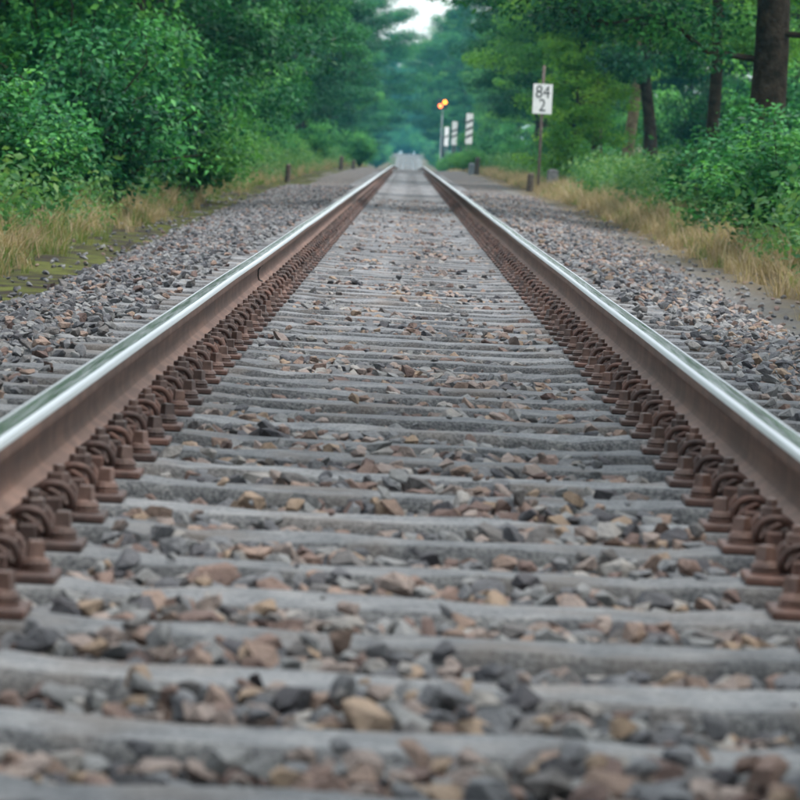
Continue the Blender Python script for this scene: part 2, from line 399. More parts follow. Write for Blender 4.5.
Yg = np.concatenate([np.arange(-40, 120, 0.5), np.arange(120, 300, 2), np.arange(300, 1101, 10), [1400, 2200, 3500]])
Xh = np.concatenate([np.arange(0, 6, 0.15), np.arange(6, 14, 0.8), [16, 20, 30, 50, 90, 160, 400, 1500]])
Xg = np.concatenate([-Xh[::-1][:-1], Xh])
grid_sheet('ground', Xg, Yg, terrain, M_SOIL, kind='structure')
Yb = np.concatenate([np.arange(-12, 130, 0.15), np.arange(130, 300, 1.0), np.arange(300, 1101, 10)])
def sheet_z(x, Y):
    mid = np.interp(Y, [100, 140], [-0.075, -0.035])
    return ballast_z(x, Y, mid) - np.interp(Y, [90, 130], [0.03, 0.0]) + 0.012 * np.sin(31 * x) * np.sin(27 * Y)
bed = grid_sheet('ballast_bed', np.linspace(-1, 1, 61), Yb, sheet_z, M_SHEET, kind='structure', edge=True)

# the far road that crosses the line
v = []; q = []
xs = np.linspace(-60, 60, 31)
for y, z in ((884, -0.5), (886, 0.42), (892, 0.5), (898, 0.42), (900, -0.5)):
    for x in xs: v.append((x, y, float(P(y)) + z + 0.004 * x * 0))
nx = len(xs)
for j in range(4):
    for i in range(nx - 1): q.append((j * nx + i, j * nx + i + 1, (j + 1) * nx + i + 1, (j + 1) * nx + i))
obj('crossing_road', np_mesh('crossing_road', v, quads=q, mats=[M_ROAD]), kind='structure')

# ------------------------------------------------------------------ rails
GH = 0.7175 + 0.0335                                           # rail centre from track centre
RAIL_Z = 0.034
half = [(0.0095, .1538), (0.018, .1532), (0.0245, .1520), (0.0290, .1500), (0.0315, .1470), (0.0328, .1430), (0.0334, .1380), (0.0338, .130), (0.0345, .1190),
        (0.0335, .1160), (0.0310, .1145), (0.0160, .1090), (0.0105, .1040), (0.0085, .095), (0.0080, .075), (0.0085, .056), (0.0110, .044), (0.0160, .0370),
        (0.0260, .0310), (0.0450, .0200), (0.0600, .0140), (0.0622, .0110), (0.0625, .0030), (0.0610, 0.0)]
top = [(.0332, .1405), (.0328, .1430), (.0315, .1470), (.0290, .1500), (.0245, .1520), (.018, .1532), (.0095, .1538), (.004, .15395), (-.004, .15395), (-.0095, .1538), (-.018, .1532), (-.0235, .1523), (-.0275, .1507), (-.0300, .1490), (-.0315, .1470)]   # gauge side first
side_r = half[5:]; side_o = half[4:]
rail_Y = np.concatenate([np.arange(-4, 60, 0.6), np.arange(60, 300, 3), np.arange(300, 1101, 10)])
def sweep(name, prof, side, mats, cols=None):
    pr = np.array(prof)
    ca, sa = math.cos(0.025), math.sin(0.025) * -side
    x = pr[:, 0] * ca + pr[:, 1] * sa; z = -pr[:, 0] * sa + pr[:, 1] * ca
    v = []
    for Y in rail_Y:
        wob = 0.0012 * math.sin(0.35 * Y + side) + 0.0008 * math.sin(0.9 * Y)
        v.append(np.stack([x + side * (GH + 0.003) + wob, np.full_like(x, Y), z + RAIL_Z + P(Y) + 0.0008 * math.sin(0.5 * Y + 2 * side)], 1))
    v = np.concatenate(v); k = len(pr); q = []
    for i in range(len(rail_Y) - 1):
        for j in range(k - 1):
            q.append((i * k + j, i * k + j + 1, (i + 1) * k + j + 1, (i + 1) * k + j))
    mi = None if cols is None else np.tile(np.asarray(cols), len(rail_Y) - 1)
    return np_mesh(name, v, quads=q, mats=mats, mat_idx=mi, smooth=True)
body = [(-x, z) for x, z in side_r] [::1]
body_prof_l = [(-x, z) for x, z in side_r]                     # left flank, top to foot
for side, lab in ((-1, 'rusty steel rail with polished head, a thin wire bonded to its web'), (1, 'rusty steel rail with polished head on the side of the kilometre sign')):
    t = thing('rail', lab, 'rail', (0, -4, 0), group='rails of the track')
    gs_ = [(.0332, .1405)] + side_r[1:]                        # gauge flank, then the outer one
    prof = [(-side * x, z) for x, z in gs_] + [(side * x, z) for x, z in side_o[::-1]]
    dust = [1 if (abs(a_[0]) > .014 and abs(a_[0]) < .0605 and a_[1] < .04 and b_[1] < .04) else 0 for a_, b_ in zip(prof, prof[1:])]
    b = obj('rail_body', sweep('rail_body', prof if side < 0 else prof[::1], side, [M_RUST, M_RUST_DUST], dust), t, (0, 4, 0))
    tp_ = [(-side * x, z) for x, z in top]
    obj('running_surface', sweep('running_surface', tp_, side, [M_STEEL_R, M_STEEL], [0, 0, 0, 0, 0, 1, 1, 1, 1, 1, 0, 0, 0, 0]), t, (0, 4, 0))
    if side == -1:
        # bond wire hanging against the web
        Yw = 22.9
        xw = side * GH + 0.013
        path = [(xw + .021, Yw, RAIL_Z + .117), (xw + .012, Yw, RAIL_Z + .109), (xw + .002, Yw, RAIL_Z + .09), (xw + .002, Yw + .004, RAIL_Z + .062), (xw + .006, Yw + .03, RAIL_Z + .044), (xw + .02, Yw + .08, RAIL_Z + .036)]
        vv, qq = tube_np(path, 0.0035, 6)
        obj('bond_wire', np_mesh('bond_wire', vv, quads=qq, mats=[M_BLACK], smooth=True), t, (0, 4, 0))

# ------------------------------------------------------------------ sleepers and fastenings
SP = 0.60
def sleeper_mesh(seed):
    r = np.random.default_rng(seed)
    X = np.array([-1.30, -1.285, -1.22, -1.1, -0.95, -0.75, -0.56, -0.5, -0.42, -0.3, -0.15, 0, 0.15, 0.3, 0.42, 0.5, 0.56, 0.75, 0.95, 1.1, 1.22, 1.285, 1.30])
    prof = np.array([(-.150, -.21), (-.148, -.15), (-.130, -.035), (-.124, -.011), (-.108, 0.0), (0, .003), (.108, 0.0), (.124, -.011), (.130, -.035), (.148, -.15), (.150, -.21)])
    v = []
    for x in X:
        mid = 1 - min(1, max(0, (abs(x) - 0.42) / 0.14))
        pr = prof.copy()
        pr[:, 0] *= 1 - 0.06 * mid
        pr[:, 1] -= 0.010 * mid * (pr[:, 1] > -0.1)
        if abs(x) > 1.29: pr[:, 0] *= 0.93; pr[2:9, 1] -= 0.02
        seat = 0 if 0.54 < abs(x) < 0.98 else 1
        j = r.normal(0, 0.0028, pr.shape) * seat; j[0] = j[-1] = 0
        pr = pr + j
        v.append(np.stack([np.full(len(pr), x), pr[:, 0], pr[:, 1]], 1))
    k = len(prof); v = np.concatenate(v); q = []
    for i in range(len(X) - 1):
        for a in range(k - 1): q.append((i * k + a, i * k + a + 1, (i + 1) * k + a + 1, (i + 1) * k + a))
    t = []
    for base, flip in ((0, 1), ((len(X) - 1) * k, 0)):
        for a in range(1, k - 1): t.append((base, base + a, base + a + 1) if not flip else (base, base + a + 1, base + a))
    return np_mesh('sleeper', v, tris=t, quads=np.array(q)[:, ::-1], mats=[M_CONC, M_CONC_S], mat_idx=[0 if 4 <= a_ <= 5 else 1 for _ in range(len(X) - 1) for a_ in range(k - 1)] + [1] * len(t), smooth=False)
SLEEPERS = [sleeper_mesh(s) for s in range(6)]
for s in SLEEPERS: s.polygons.foreach_set('use_smooth', np.ones(len(s.polygons), bool)); 

def mk_plate():
    bm = bmesh.new()
    box(bm, -.178, .178, -.080, .080, 0.002, .017)
    bmesh.ops.bevel(bm, geom=list(bm.edges), offset=.003, segments=1, affect='EDGES')
    for s in (-1, 1):
        b2 = bmesh.new(); box(b2, min(s * .0655, s * .099), max(s * .0655, s * .099), -.075, .075, .0165, .0465)
        bmesh.ops.bevel(b2, geom=list(b2.edges), offset=.004, segments=1, affect='EDGES')
        tmp = bpy.data.meshes.new('t'); b2.to_mesh(tmp); b2.free(); bm.from_mesh(tmp); bpy.data.meshes.remove(tmp)
    box(bm, -.06, .06, -.072, .072, .0172, .0335)                # rail pad
    return bm_mesh('baseplate', bm, M_IRON)
def mk_screw():
    bm = bmesh.new()
    lathe(bm, [(.0255, .0165), (.0265, .019), (.0265, .022), (.0235, .0235), (.0235, .0255), (.0262, .027), (.0262, .030), (.024, .0315), (.0225, .036), (.016, .040)], 16)
    lathe(bm, [(.0198, .039), (.0192, .042), (.0172, .0635), (.0150, .0665)], 4, rot=math.pi / 4 + .1)
    return bm_mesh('coach_screw', bm, M_BOLT, bevel=0)
def mk_bolt():
    bm = bmesh.new()
    lathe(bm, [(.023, .0635), (.024, .065), (.024, .0675), (.023, .0685)], 16)
    lathe(bm, [(.0200, .0686), (.0222, .071), (.0222, .086), (.0200, .0885)], 6, rot=.3)
    lathe(bm, [(.0112, .046), (.0112, .1010), (.0095, .103)], 10)
    return bm_mesh('clamp_bolt', bm, M_BOLT)
def smooth_path(p, k=6):
    p = np.asarray(p, float); out = []
    q = np.vstack([2 * p[0] - p[1], p, 2 * p[-1] - p[-2]])
    for i in range(1, len(q) - 2):
        for t in np.linspace(0, 1, k, endpoint=False):
            a, b, c, d = q[i - 1], q[i], q[i + 1], q[i + 2]
            out.append(0.5 * (2 * b + (c - a) * t + (2 * a - 5 * b + 4 * c - d) * t * t + (3 * b - a - 3 * c + d) * t ** 3))
    out.append(p[-1]); return np.array(out)
def mk_clip():
    h = [(.044, .019, .0535), (.046, .036, .0545), (.053, .049, .0600), (.068, .054, .0690), (.087, .055, .0700), (.104, .054, .0640), (.1145, .051, .0480), (.1160, .044, .0320), (.110, .035, .0270), (.100, .030, .0350), (.086, .028, .0480), (.070, .024, .0560)]
    h = np.array(h)
    full = np.vstack([h, [(.060, 0, .0570)], (h * [1, -1, 1])[::-1]])
    v, q = tube_np(smooth_path(full, 4), .0074, 8)
    return np_mesh('spring_clip', v, quads=q, mats=[M_IRON], smooth=True)
ME_PLATE, ME_SCREW, ME_BOLT, ME_CLIP = mk_plate(), mk_screw(), mk_bolt(), mk_clip()
# the same fastening as one mesh for the sleepers that are too far away to show its pieces
bm = bmesh.new(); bm.from_mesh(ME_PLATE)
for s in (0, math.pi):
    for me_, dx in ((ME_SCREW, .139), (ME_BOLT, .086), (ME_CLIP, 0)):
        t = bpy.data.meshes.new('t'); b2 = bmesh.new(); b2.from_mesh(me_)
        bmesh.ops.transform(b2, matrix=Matrix.Rotation(s, 4, 'Z') @ Matrix.Translation((dx, 0, 0)), verts=b2.verts)
        b2.to_mesh(t); b2.free(); bm.from_mesh(t); bpy.data.meshes.remove(t)
ME_FAST = bpy.data.meshes.new('baseplate_far'); bm.to_mesh(ME_FAST); bm.free(); ME_FAST.materials.append(M_IRON)

N_FULL, N_MID = 92, 300
SL_LABEL = 'grey concrete sleeper with rusty rail fastenings'
Y0 = 4.05
for i in range(N_MID):
    Y = Y0 + i * SP + rng.normal(0, .008)
    o = thing('sleeper', SL_LABEL + (', ' + ('short of the kilometre sign' if Y < 115 else 'between kilometre sign and beacons')), 'sleeper', (rng.normal(0, .008), Y, float(P(Y)) + rng.normal(0, .0015)), (0, 0, rng.normal(0, .002)), 'concrete sleepers under the rails', SLEEPERS[i % 6])
    for s in (-1, 1):
        if i < N_FULL:
            p = obj('baseplate', ME_PLATE, o, (s * GH - o.location.x, 0, 0.0))
            for d in (0, math.pi):
                ca = math.cos(d)
                obj('coach_screw', ME_SCREW, p, (ca * .139, rng.normal(0, .003), 0), (0, 0, rng.uniform(0, 1.5)))
                obj('clamp_bolt', ME_BOLT, p, (ca * .086, 0, rng.normal(0, .001)), (0, 0, rng.uniform(0, 1)))
                obj('spring_clip', ME_CLIP, p, (0, 0, 0), (0, 0, d))
        else:
            obj('baseplate', ME_FAST, o, (s * GH - o.location.x, 0, 0.0))
# sleepers beyond those: one mass
vs, qs, ts, off = [], [], [], 0
for Y in np.arange(Y0 + N_MID * SP, 860, SP):
    z = float(P(Y))
    b = np.array([(-1.3, -.14, -.2), (1.3, -.14, -.2), (-1.3, -.11, 0), (1.3, -.11, 0), (-1.3, .11, 0), (1.3, .11, 0), (-1.3, .14, -.2), (1.3, .14, -.2)]) + [0, Y, z]
    vs.append(b); qs += [(off, off + 1, off + 3, off + 2), (off + 2, off + 3, off + 5, off + 4), (off + 4, off + 5, off + 7, off + 6)]; off += 8
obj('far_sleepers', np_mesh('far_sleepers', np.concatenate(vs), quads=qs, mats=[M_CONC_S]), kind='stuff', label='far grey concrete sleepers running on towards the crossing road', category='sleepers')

# ------------------------------------------------------------------ ballast stones
LIB = bpy.data.collections.new('stone_shapes')
def stone_shapes(mat, tag, nv=14):
    out = []
    for k in range(nv):
        r = np.random.default_rng(1000 + k)
        bm = bmesh.new()
        ax = np.array([1.0, r.uniform(.62, .95), r.uniform(.38, .7)])
        for _ in range(r.integers(11, 16)):
            p = r.normal(size=3); p /= np.linalg.norm(p); p = np.sign(p) * np.abs(p) ** 0.8
            bm.verts.new(p * ax * 0.5 * r.uniform(.85, 1.08))
        h = bmesh.ops.convex_hull(bm, input=list(bm.verts))
        bmesh.ops.delete(bm, geom=[v for v in bm.verts if not v.link_faces], context='VERTS')
        me = bm_mesh('stone', bm, mat)
        out.append(me)
    return out
ST_C, ST_L, ST_R = stone_shapes(M_ST_C, 'c'), stone_shapes(M_ST_L, 'l'), stone_shapes(M_ST_R, 'r')

def jitter_grid(x0, x1, y0, y1, step):
    X, Yv = np.meshgrid(np.arange(x0, x1, step), np.arange(y0, y1, step))
    p = np.stack([X.ravel(), Yv.ravel()], 1)
    return p + rng.uniform(-.5, .5, p.shape) * step
def in_gap(Y): return np.abs(((Y - Y0 + SP / 2) % SP) - SP / 2)      # distance from the nearest sleeper's axis

def view_half(Y): return 0.0858 * Y + 0.9                              # a step to either side is covered too
def collect():
    P3, S, REG = [], [], []
    def put(xy, z, s, reg):
        P3.append(np.column_stack([xy, z])); S.append(s); REG.append(np.full(len(xy), reg))
    # between the sleepers: a packed layer and a loose one on top
    for step, zc, zs, smin, smax, keep in ((.037, -.054, .008, .045, .068, 1.0), (.046, -.030, .008, .044, .076, .85), (.076, -.009, .008, .036, .070, .46)):
        xy = jitter_grid(-1.24, 1.24, 4.3, 75, step)
        xy = xy[(rng.random(len(xy)) < keep) & (in_gap(xy[:, 1]) > .14) & (np.abs(xy[:, 0]) < view_half(xy[:, 1]))]
        if zc > -.02: xy = xy[rng.random(len(xy)) < np.interp(xy[:, 1], [8, 13], [1, .14])]
        ax = np.abs(xy[:, 0]); rail = (ax > .56) & (ax < .94)
        rail = rail | ((ax >= .94) & (ax < 1.22) & (rng.random(len(ax)) < .75))
        xy, ax, rail = xy[~(rail & (zc > -.05))], ax[~(rail & (zc > -.05))], None
        s = rng.uniform(smin, smax, len(xy)) * rng.uniform(.8, 1.2, len(xy))
        heap = .014 * np.sin(1.3 * xy[:, 1] + 4 * xy[:, 0]) + .012 * np.sin(5.1 * xy[:, 0] + 3.3 * xy[:, 1])
        put(xy, P(xy[:, 1]) + zc + heap * .7 - np.interp(xy[:, 1], [9, 15], [0, .007]) + rng.normal(0, zs, len(xy)), s, 0)
    # chips and stones lying on the sleepers
    xy = jitter_grid(-.56, .56, 4.3, 75, .075)
    cl = np.sin(2.1 * xy[:, 1] + 3 * xy[:, 0]) * np.sin(3.7 * xy[:, 0] - .8 * xy[:, 1])
    xy = xy[(rng.random(len(xy)) < np.clip(.10 + .14 * cl, .02, .3) * np.interp(xy[:, 1], [11, 17], [1, .5])) & (in_gap(xy[:, 1]) < .12)]
    s = np.where(rng.random(len(xy)) < .2, rng.uniform(.035, .058, len(xy)), rng.uniform(.012, .032, len(xy)))
    put(xy, P(xy[:, 1]) - .006 + s * .27, s, 0)
    # shoulders
    for side, reg in ((-1, 1), (1, 2)):
        for step, dz, smin, smax, keep in ((.042, -.018, .040, .066, 1), (.052, .002, .038, .072, .75), (.09, .014, .040, .072, .28)):
            xy = jitter_grid(1.12, 2.75, 8.5, 100, step); xy[:, 0] *= side
            ax = np.abs(xy[:, 0])
            ed = E(xy[:, 1]) + rng.normal(.04, .07, len(xy))
            mx = np.where(ax < 1.28, .16, 1.0) * keep
            ok = (rng.random(len(xy)) < mx) & (ax < ed) & (ax < view_half(xy[:, 1]) + .2) & ((ax > 1.29) | (in_gap(xy[:, 1]) > .14) | (dz > 0))
            xy = xy[ok]; ax = ax[ok]
            s = rng.uniform(smin, smax, len(xy))
            z = ballast_z(xy[:, 0], xy[:, 1], .0) + dz + rng.normal(0, .008, len(xy))
            on = (ax < 1.3) & (in_gap(xy[:, 1]) < .13)
            z = np.where(on, np.maximum(z, s * .25), z)
            put(xy, z, s, reg)
        # strays beyond the toe of the slope
        xy = jitter_grid(2.2, 3.3, 20, 80, .14); xy[:, 0] *= side
        keep = np.exp(-(np.abs(xy[:, 0]) - E(xy[:, 1])) * (4.0 if side < 0 else 2.2)) * .6
        xy = xy[(rng.random(len(xy)) < keep)]
        s = rng.uniform(.03, .065, len(xy)); put(xy, terrain(xy[:, 0], xy[:, 1]) + s * .2, s, reg)
    return np.concatenate(P3), np.concatenate(S), np.concatenate(REG)
SP3, SS, SR = collect()
# the 300 that show largest become objects of their own
px, py = to_px(SP3)
size_px = SS * F_PX / SP3[:, 1]
relief = SP3[:, 2] - P(SP3[:, 1])
vis = (px > 5) & (px < 795) & (py > 5) & (py < 797) & (relief > -.045)
order = np.argsort(-np.where(vis, size_px + 160 * np.clip(relief + .03, -.02, .03), -1))
big = order[:300]; rest = np.setdiff1d(np.arange(len(SS)), big)
for i in big:
    k = int(rng.integers(14)); me = (ST_C, ST_L, ST_R)[SR[i]][k]
    obj('stone', me, bed, SP3[i], (rng.uniform(-.5, .5), rng.uniform(-.5, .5), rng.uniform(0, 6.28)), float(SS[i]))

def scatter(name, pts, rot, scl, shapes, parent=None, **props):
    """one object whose geometry nodes set the given shapes on the given points"""
    colx = bpy.data.collections.new(name + '_shapes')
    for k, me in enumerate(shapes): colx.objects.link(bpy.data.objects.new('%s_shape_%02d' % (name, k), me))
    me = bpy.data.meshes.new(name); me.vertices.add(len(pts)); me.vertices.foreach_set('co', np.asarray(pts, np.float32).ravel())
    a = me.attributes.new('rot', 'FLOAT_VECTOR', 'POINT'); a.data.foreach_set('vector', np.asarray(rot, np.float32).ravel())
    a = me.attributes.new('scl', 'FLOAT_VECTOR', 'POINT'); a.data.foreach_set('vector', np.asarray(scl, np.float32).ravel())
    a = me.attributes.new('pick', 'INT', 'POINT'); a.data.foreach_set('value', rng.integers(0, len(shapes), len(pts)).astype(np.int32))
    o = obj(name, me, parent, **props)
    g = bpy.data.node_groups.new(name, 'GeometryNodeTree')
    g.interface.new_socket('Geometry', in_out='INPUT', socket_type='NodeSocketGeometry')
    g.interface.new_socket('Geometry', in_out='OUTPUT', socket_type='NodeSocketGeometry')
    gi = g.nodes.new('NodeGroupInput'); go = g.nodes.new('NodeGroupOutput')
    ci = g.nodes.new('GeometryNodeCollectionInfo'); ci.inputs['Collection'].default_value = colx
    ci.inputs['Separate Children'].default_value = True; ci.inputs['Reset Children'].default_value = True
    ip = g.nodes.new('GeometryNodeInstanceOnPoints'); ip.inputs['Pick Instance'].default_value = True
    def na(nm, t):
        x = g.nodes.new('GeometryNodeInputNamedAttribute'); x.data_type = t; x.inputs['Name'].default_value = nm
        return [s for s in x.outputs if s.enabled and s.name == 'Attribute'][0]
    e2r = g.nodes.new('FunctionNodeEulerToRotation')
    g.links.new(na('rot', 'FLOAT_VECTOR'), e2r.inputs[0])
    g.links.new(gi.outputs[0], ip.inputs['Points']); g.links.new(ci.outputs[0], ip.inputs['Instance'])
    g.links.new(na('pick', 'INT'), ip.inputs['Instance Index']); g.links.new(e2r.outputs[0], ip.inputs['Rotation'])
    g.links.new(na('scl', 'FLOAT_VECTOR'), ip.inputs['Scale']); g.links.new(ip.outputs[0], go.inputs[0])
    md = o.modifiers.new('scatter', 'NODES'); md.node_group = g
    return o
for reg, shapes in ((0, ST_C), (1, ST_L), (2, ST_R)):
    ii = rest[SR[rest] == reg]
    rot = np.column_stack([rng.uniform(-.6, .6, len(ii)), rng.uniform(-.6, .6, len(ii)), rng.uniform(0, 6.28, len(ii))])
    scatter('loose_stones', SP3[ii], rot, np.repeat(SS[ii][:, None], 3, 1), shapes, bed, kind='stuff')

# ------------------------------------------------------------------ plants
UP = np.array([0, 0, 1.0])
def unit(a): return a / (np.linalg.norm(a, axis=-1, keepdims=True) + 1e-9)
def leaf_geo(c, out, size, r, wide=.55, droop=.25, upb=.65):
    n = len(c)
    size = np.broadcast_to(size, (n,)) * r.uniform(.7, 1.3, n)
    nor = unit(UP * upb + out * .45 + r.normal(0, .45, (n, 3)))
    d = unit(out * .6 + r.normal(0, .7, (n, 3)) - UP * droop)
    d = unit(d - nor * np.sum(d * nor, 1, keepdims=True))
    s = np.cross(nor, d)
    L = size[:, None]; W = L * wide
    v = np.stack([c - d * L * .5, c + s * W * .5 + nor * W * .16 - d * L * .04, c + d * L * .5 - nor * L * .06, c - s * W * .5 + nor * W * .16 - d * L * .04], 1).reshape(-1, 3)
    b = np.arange(n)[:, None] * 4
    t = np.stack([b + [0, 2, 1], b + [0, 3, 2]], 1).reshape(-1, 3)
    return v, t
def blob(r, centres, outs, per, spread, flat=.55):
    k = len(centres)
    c = np.repeat(centres, per, 0); o = np.repeat(outs, per, 0)
    sp = np.repeat(np.broadcast_to(spread, (k,)), per)[:, None]
    off = r.normal(0, 1, (k * per, 3)); off /= np.maximum(1, np.linalg.norm(off, axis=1, keepdims=True) / 1.6)
    off = off * sp * [1, 1, flat]
    tint = np.repeat(r.normal(.42, .25, k), per) + r.normal(0, .12, k * per)
    return c + off, unit(o * .7 + unit(off) * .8), tint

def make_tree(seed, H, clear, R, n_limb, per, leaf, spread, mat, r0=.17, low=1.0, bark=None, lean=0.0, fork=False):
    r = np.random.default_rng(seed)
    ks = np.linspace(0, 1, 9)
    wob = np.cumsum(r.normal(0, .10, (9, 2)), 0) * (H / 12); wob -= wob[0]
    tp = np.column_stack([wob[:, 0] + lean * ks * 2, wob[:, 1], ks * H * .93 - .25])
    rad = r0 * (1 - ks) ** .8 + .02; rad[0] *= 1.5
    parts = [tube_np(smooth_path(tp, 3), np.interp(np.linspace(0, 1, 25), ks, rad), 9)]
    C, O, S = [], [], []
    for k in range(n_limb):
        t = (k + r.random()) / n_limb
        h = clear + (H * .97 - clear) * t ** 1.0
        prof = math.sin(math.pi * min(1, .20 + .80 * t)) ** .7 if t > .05 else low
        prof = max(prof, low * (1 - t) ** 3)
        L = R * prof * r.uniform(.75, 1.1) + .3
        if h < 3.0 and clear < 2: L = min(L, 2.1)
        az = 2.4 * k + r.uniform(-.5, .5)
        base = np.array([np.interp(h, tp[:, 2], tp[:, 0]), np.interp(h, tp[:, 2], tp[:, 1]), min(h, H * .92)])
        el = r.uniform(-.03, .36) + .5 * t
        d = np.array([math.cos(az) * math.cos(el), math.sin(az) * math.cos(el), math.sin(el)])
        s = np.linspace(0, 1, 5)[:, None]
        path = base + d * L * s + r.normal(0, .06 * L, (5, 3)) * s - UP * (.10 * L) * s ** 2
        parts.append(tube_np(path, np.linspace(max(.018, min(.05, r0 * .30) * (1 - t * .6)), .008, 5), 5))
        m = max(3, int(L * 5.2))
        tt = r.uniform(.25, 1.05, m) ** .8
        for q in tt:
            p = np.array([np.interp(q, s[:, 0], path[:, i]) for i in range(3)])
            p = p + r.normal(0, .30 * (.5 + q), 3) * [1, 1, .45] * min(1, L / 2)
            C.append(p); O.append(d); S.append(spread * r.uniform(.7, 1.25))
            if r.random() < .3: parts.append(tube_np(np.linspace(np.array([np.interp(max(0, q - .15), s[:, 0], path[:, i]) for i in range(3)]), p, 3), [.014, .01, .005], 4))
    C, O, S = np.array(C), np.array(O), np.array(S)
    c, o, tint = blob(r, C, O, per, S)
    keep = c[:, 2] > .25
    c, o, tint = c[keep], o[keep], tint[keep]
    v, t = leaf_geo(c, o, leaf, r)
    crown = np_mesh('crown', v, tris=t, mats=[mat], tint=np.repeat(tint, 4))
    tv, tq = merge(parts)
    trunk = np_mesh('trunk', tv, quads=tq, mats=[bark or M_BARK], smooth=True)
    return trunk, crown

def make_shrub(seed, H, R, n_stem, per, leaf, mat, spread=.17):
    r = np.random.default_rng(seed)
    parts, C, O = [], [], []
    for k in range(n_stem):
        az = r.uniform(0, 6.28); reach = R * math.sqrt(r.random()); hh = H * r.uniform(.55, 1.0) * math.sqrt(max(.15, 1 - (reach / (R * 1.15)) ** 2))
        end = np.array([reach * math.cos(az), reach * math.sin(az), hh])
        s = np.linspace(0, 1, 6)[:, None]
        path = end * s * [1, 1, 1] + np.array([0, 0, .25 * H]) * np.sin(s * math.pi) * .5 + r.normal(0, .04, (6, 3)) * s
        path[0, 2] = -.08
        parts.append(tube_np(path, np.linspace(.018, .004, 6), 4))
        for q in r.uniform(.22, 1.03, 8):
            p = np.array([np.interp(q, s[:, 0], path[:, i]) for i in range(3)])
            C.append(p + r.normal(0, .09, 3)); O.append(unit(np.array([end[0], end[1], .4 * H])))
    C, O = np.array(C), np.array(O)
    c, o, tint = blob(r, C, O, per, spread, .6)
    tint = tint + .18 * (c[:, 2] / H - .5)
    keep = c[:, 2] > .04
    v, t = leaf_geo(c[keep], o[keep], leaf, r)
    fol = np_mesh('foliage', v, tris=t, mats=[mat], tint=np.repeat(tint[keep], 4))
    sv, sq = merge(parts)
    return np_mesh('stem', sv, quads=sq, mats=[M_BARK], smooth=True), fol

def plant_tree(name, label, var, x, Y, rz=0.0, s=1.0, group=None):
    t = thing(name, label, 'tree', (x, Y, float(terrain(np.array(x), np.array(float(Y)))) - .05), (0, 0, rz), group, scale=s)
    obj('trunk', var[0], t); obj('crown', var[1], t)
    return t
def plant_shrub(name, label, var, x, Y, rz=0.0, s=(1, 1, 1), group=None):
    t = thing(name, label, 'shrub', (x, Y, float(terrain(np.array(x), np.array(float(Y)))) - .02), (0, 0, rz), group, scale=s)
    obj('stem', var[0], t); obj('foliage', var[1], t)
    return t

LOW = [make_tree(11, 12.5, .7, 3.4, 30, 165, .11, .31, M_LEAF_D, low=1.0), make_tree(12, 13.5, .9, 3.7, 32, 165, .11, .33, M_LEAF, low=.9),
       make_tree(13, 11.5, .6, 3.2, 29, 165, .105, .30, M_LEAF_D, low=1.0)]
HIGH = [make_tree(21, 13.5, 3.0, 3.6, 28, 155, .115, .33, M_LEAF_M, r0=.145, low=.5), make_tree(22, 14.5, 2.9, 3.8, 30, 155, .115, .33, M_LEAF_D, r0=.155, low=.55)]
PALE = make_tree(23, 12.5, 3.3, 3.0, 26, 155, .115, .33, M_LEAF_Y, r0=.15, low=.5, bark=M_BARKP)
BIG = make_tree(24, 14, 2.2, 4.2, 32, 170, .10, .33, M_LEAF_D, r0=.25, low=.75)
OVER = make_tree(25, 15, 4.2, 4.6, 44, 90, .13, .45, M_LEAF_D, r0=.22, low=.7)
YOUNG = make_tree(31, 5.6, .5, 1.0, 34, 110, .11, .26, M_LEAF_Y, r0=.05, low=.9)
SHR = [make_shrub(41, 2.3, 1.15, 30, 34, .088, M_LEAF_S), make_shrub(42, 1.7, 1.0, 26, 34, .08, M_LEAF_S), make_shrub(43, 2.0, 1.2, 30, 34, .085, M_LEAF_D),
       make_shrub(44, 1.35, .9, 24, 34, .07, M_LEAF_M)]

def lat(px_, Y): return (px_ - VP[0]) / F_PX * Y + CAM.x

# trees one can single out on the side of the kilometre sign
plant_tree('tree', 'big old tree with a thick dark trunk rising out of the bushes', BIG, lat(754, 62), 62, 3.5)
plant_tree('tree', 'tree with a pale brown trunk between two darker trunks', PALE, lat(624, 126), 126, .4)
plant_tree('tree', 'dark trunked tree beside the pale trunk, on the side of the kilometre sign', HIGH[0], lat(598, 131), 131, 2.0)
plant_tree('tree', 'dark trunked tree standing just before the gap with the cream house', HIGH[1], lat(650, 118), 118, 4.4)
plant_tree('tree', 'slender dark trunk behind the near bush, before the big old tree', HIGH[0], lat(722, 84), 84, .2, .8)
plant_tree('young_tree', 'young bright yellow green tree behind the kilometre sign', YOUNG, lat(568, 119), 119, .7, .85)
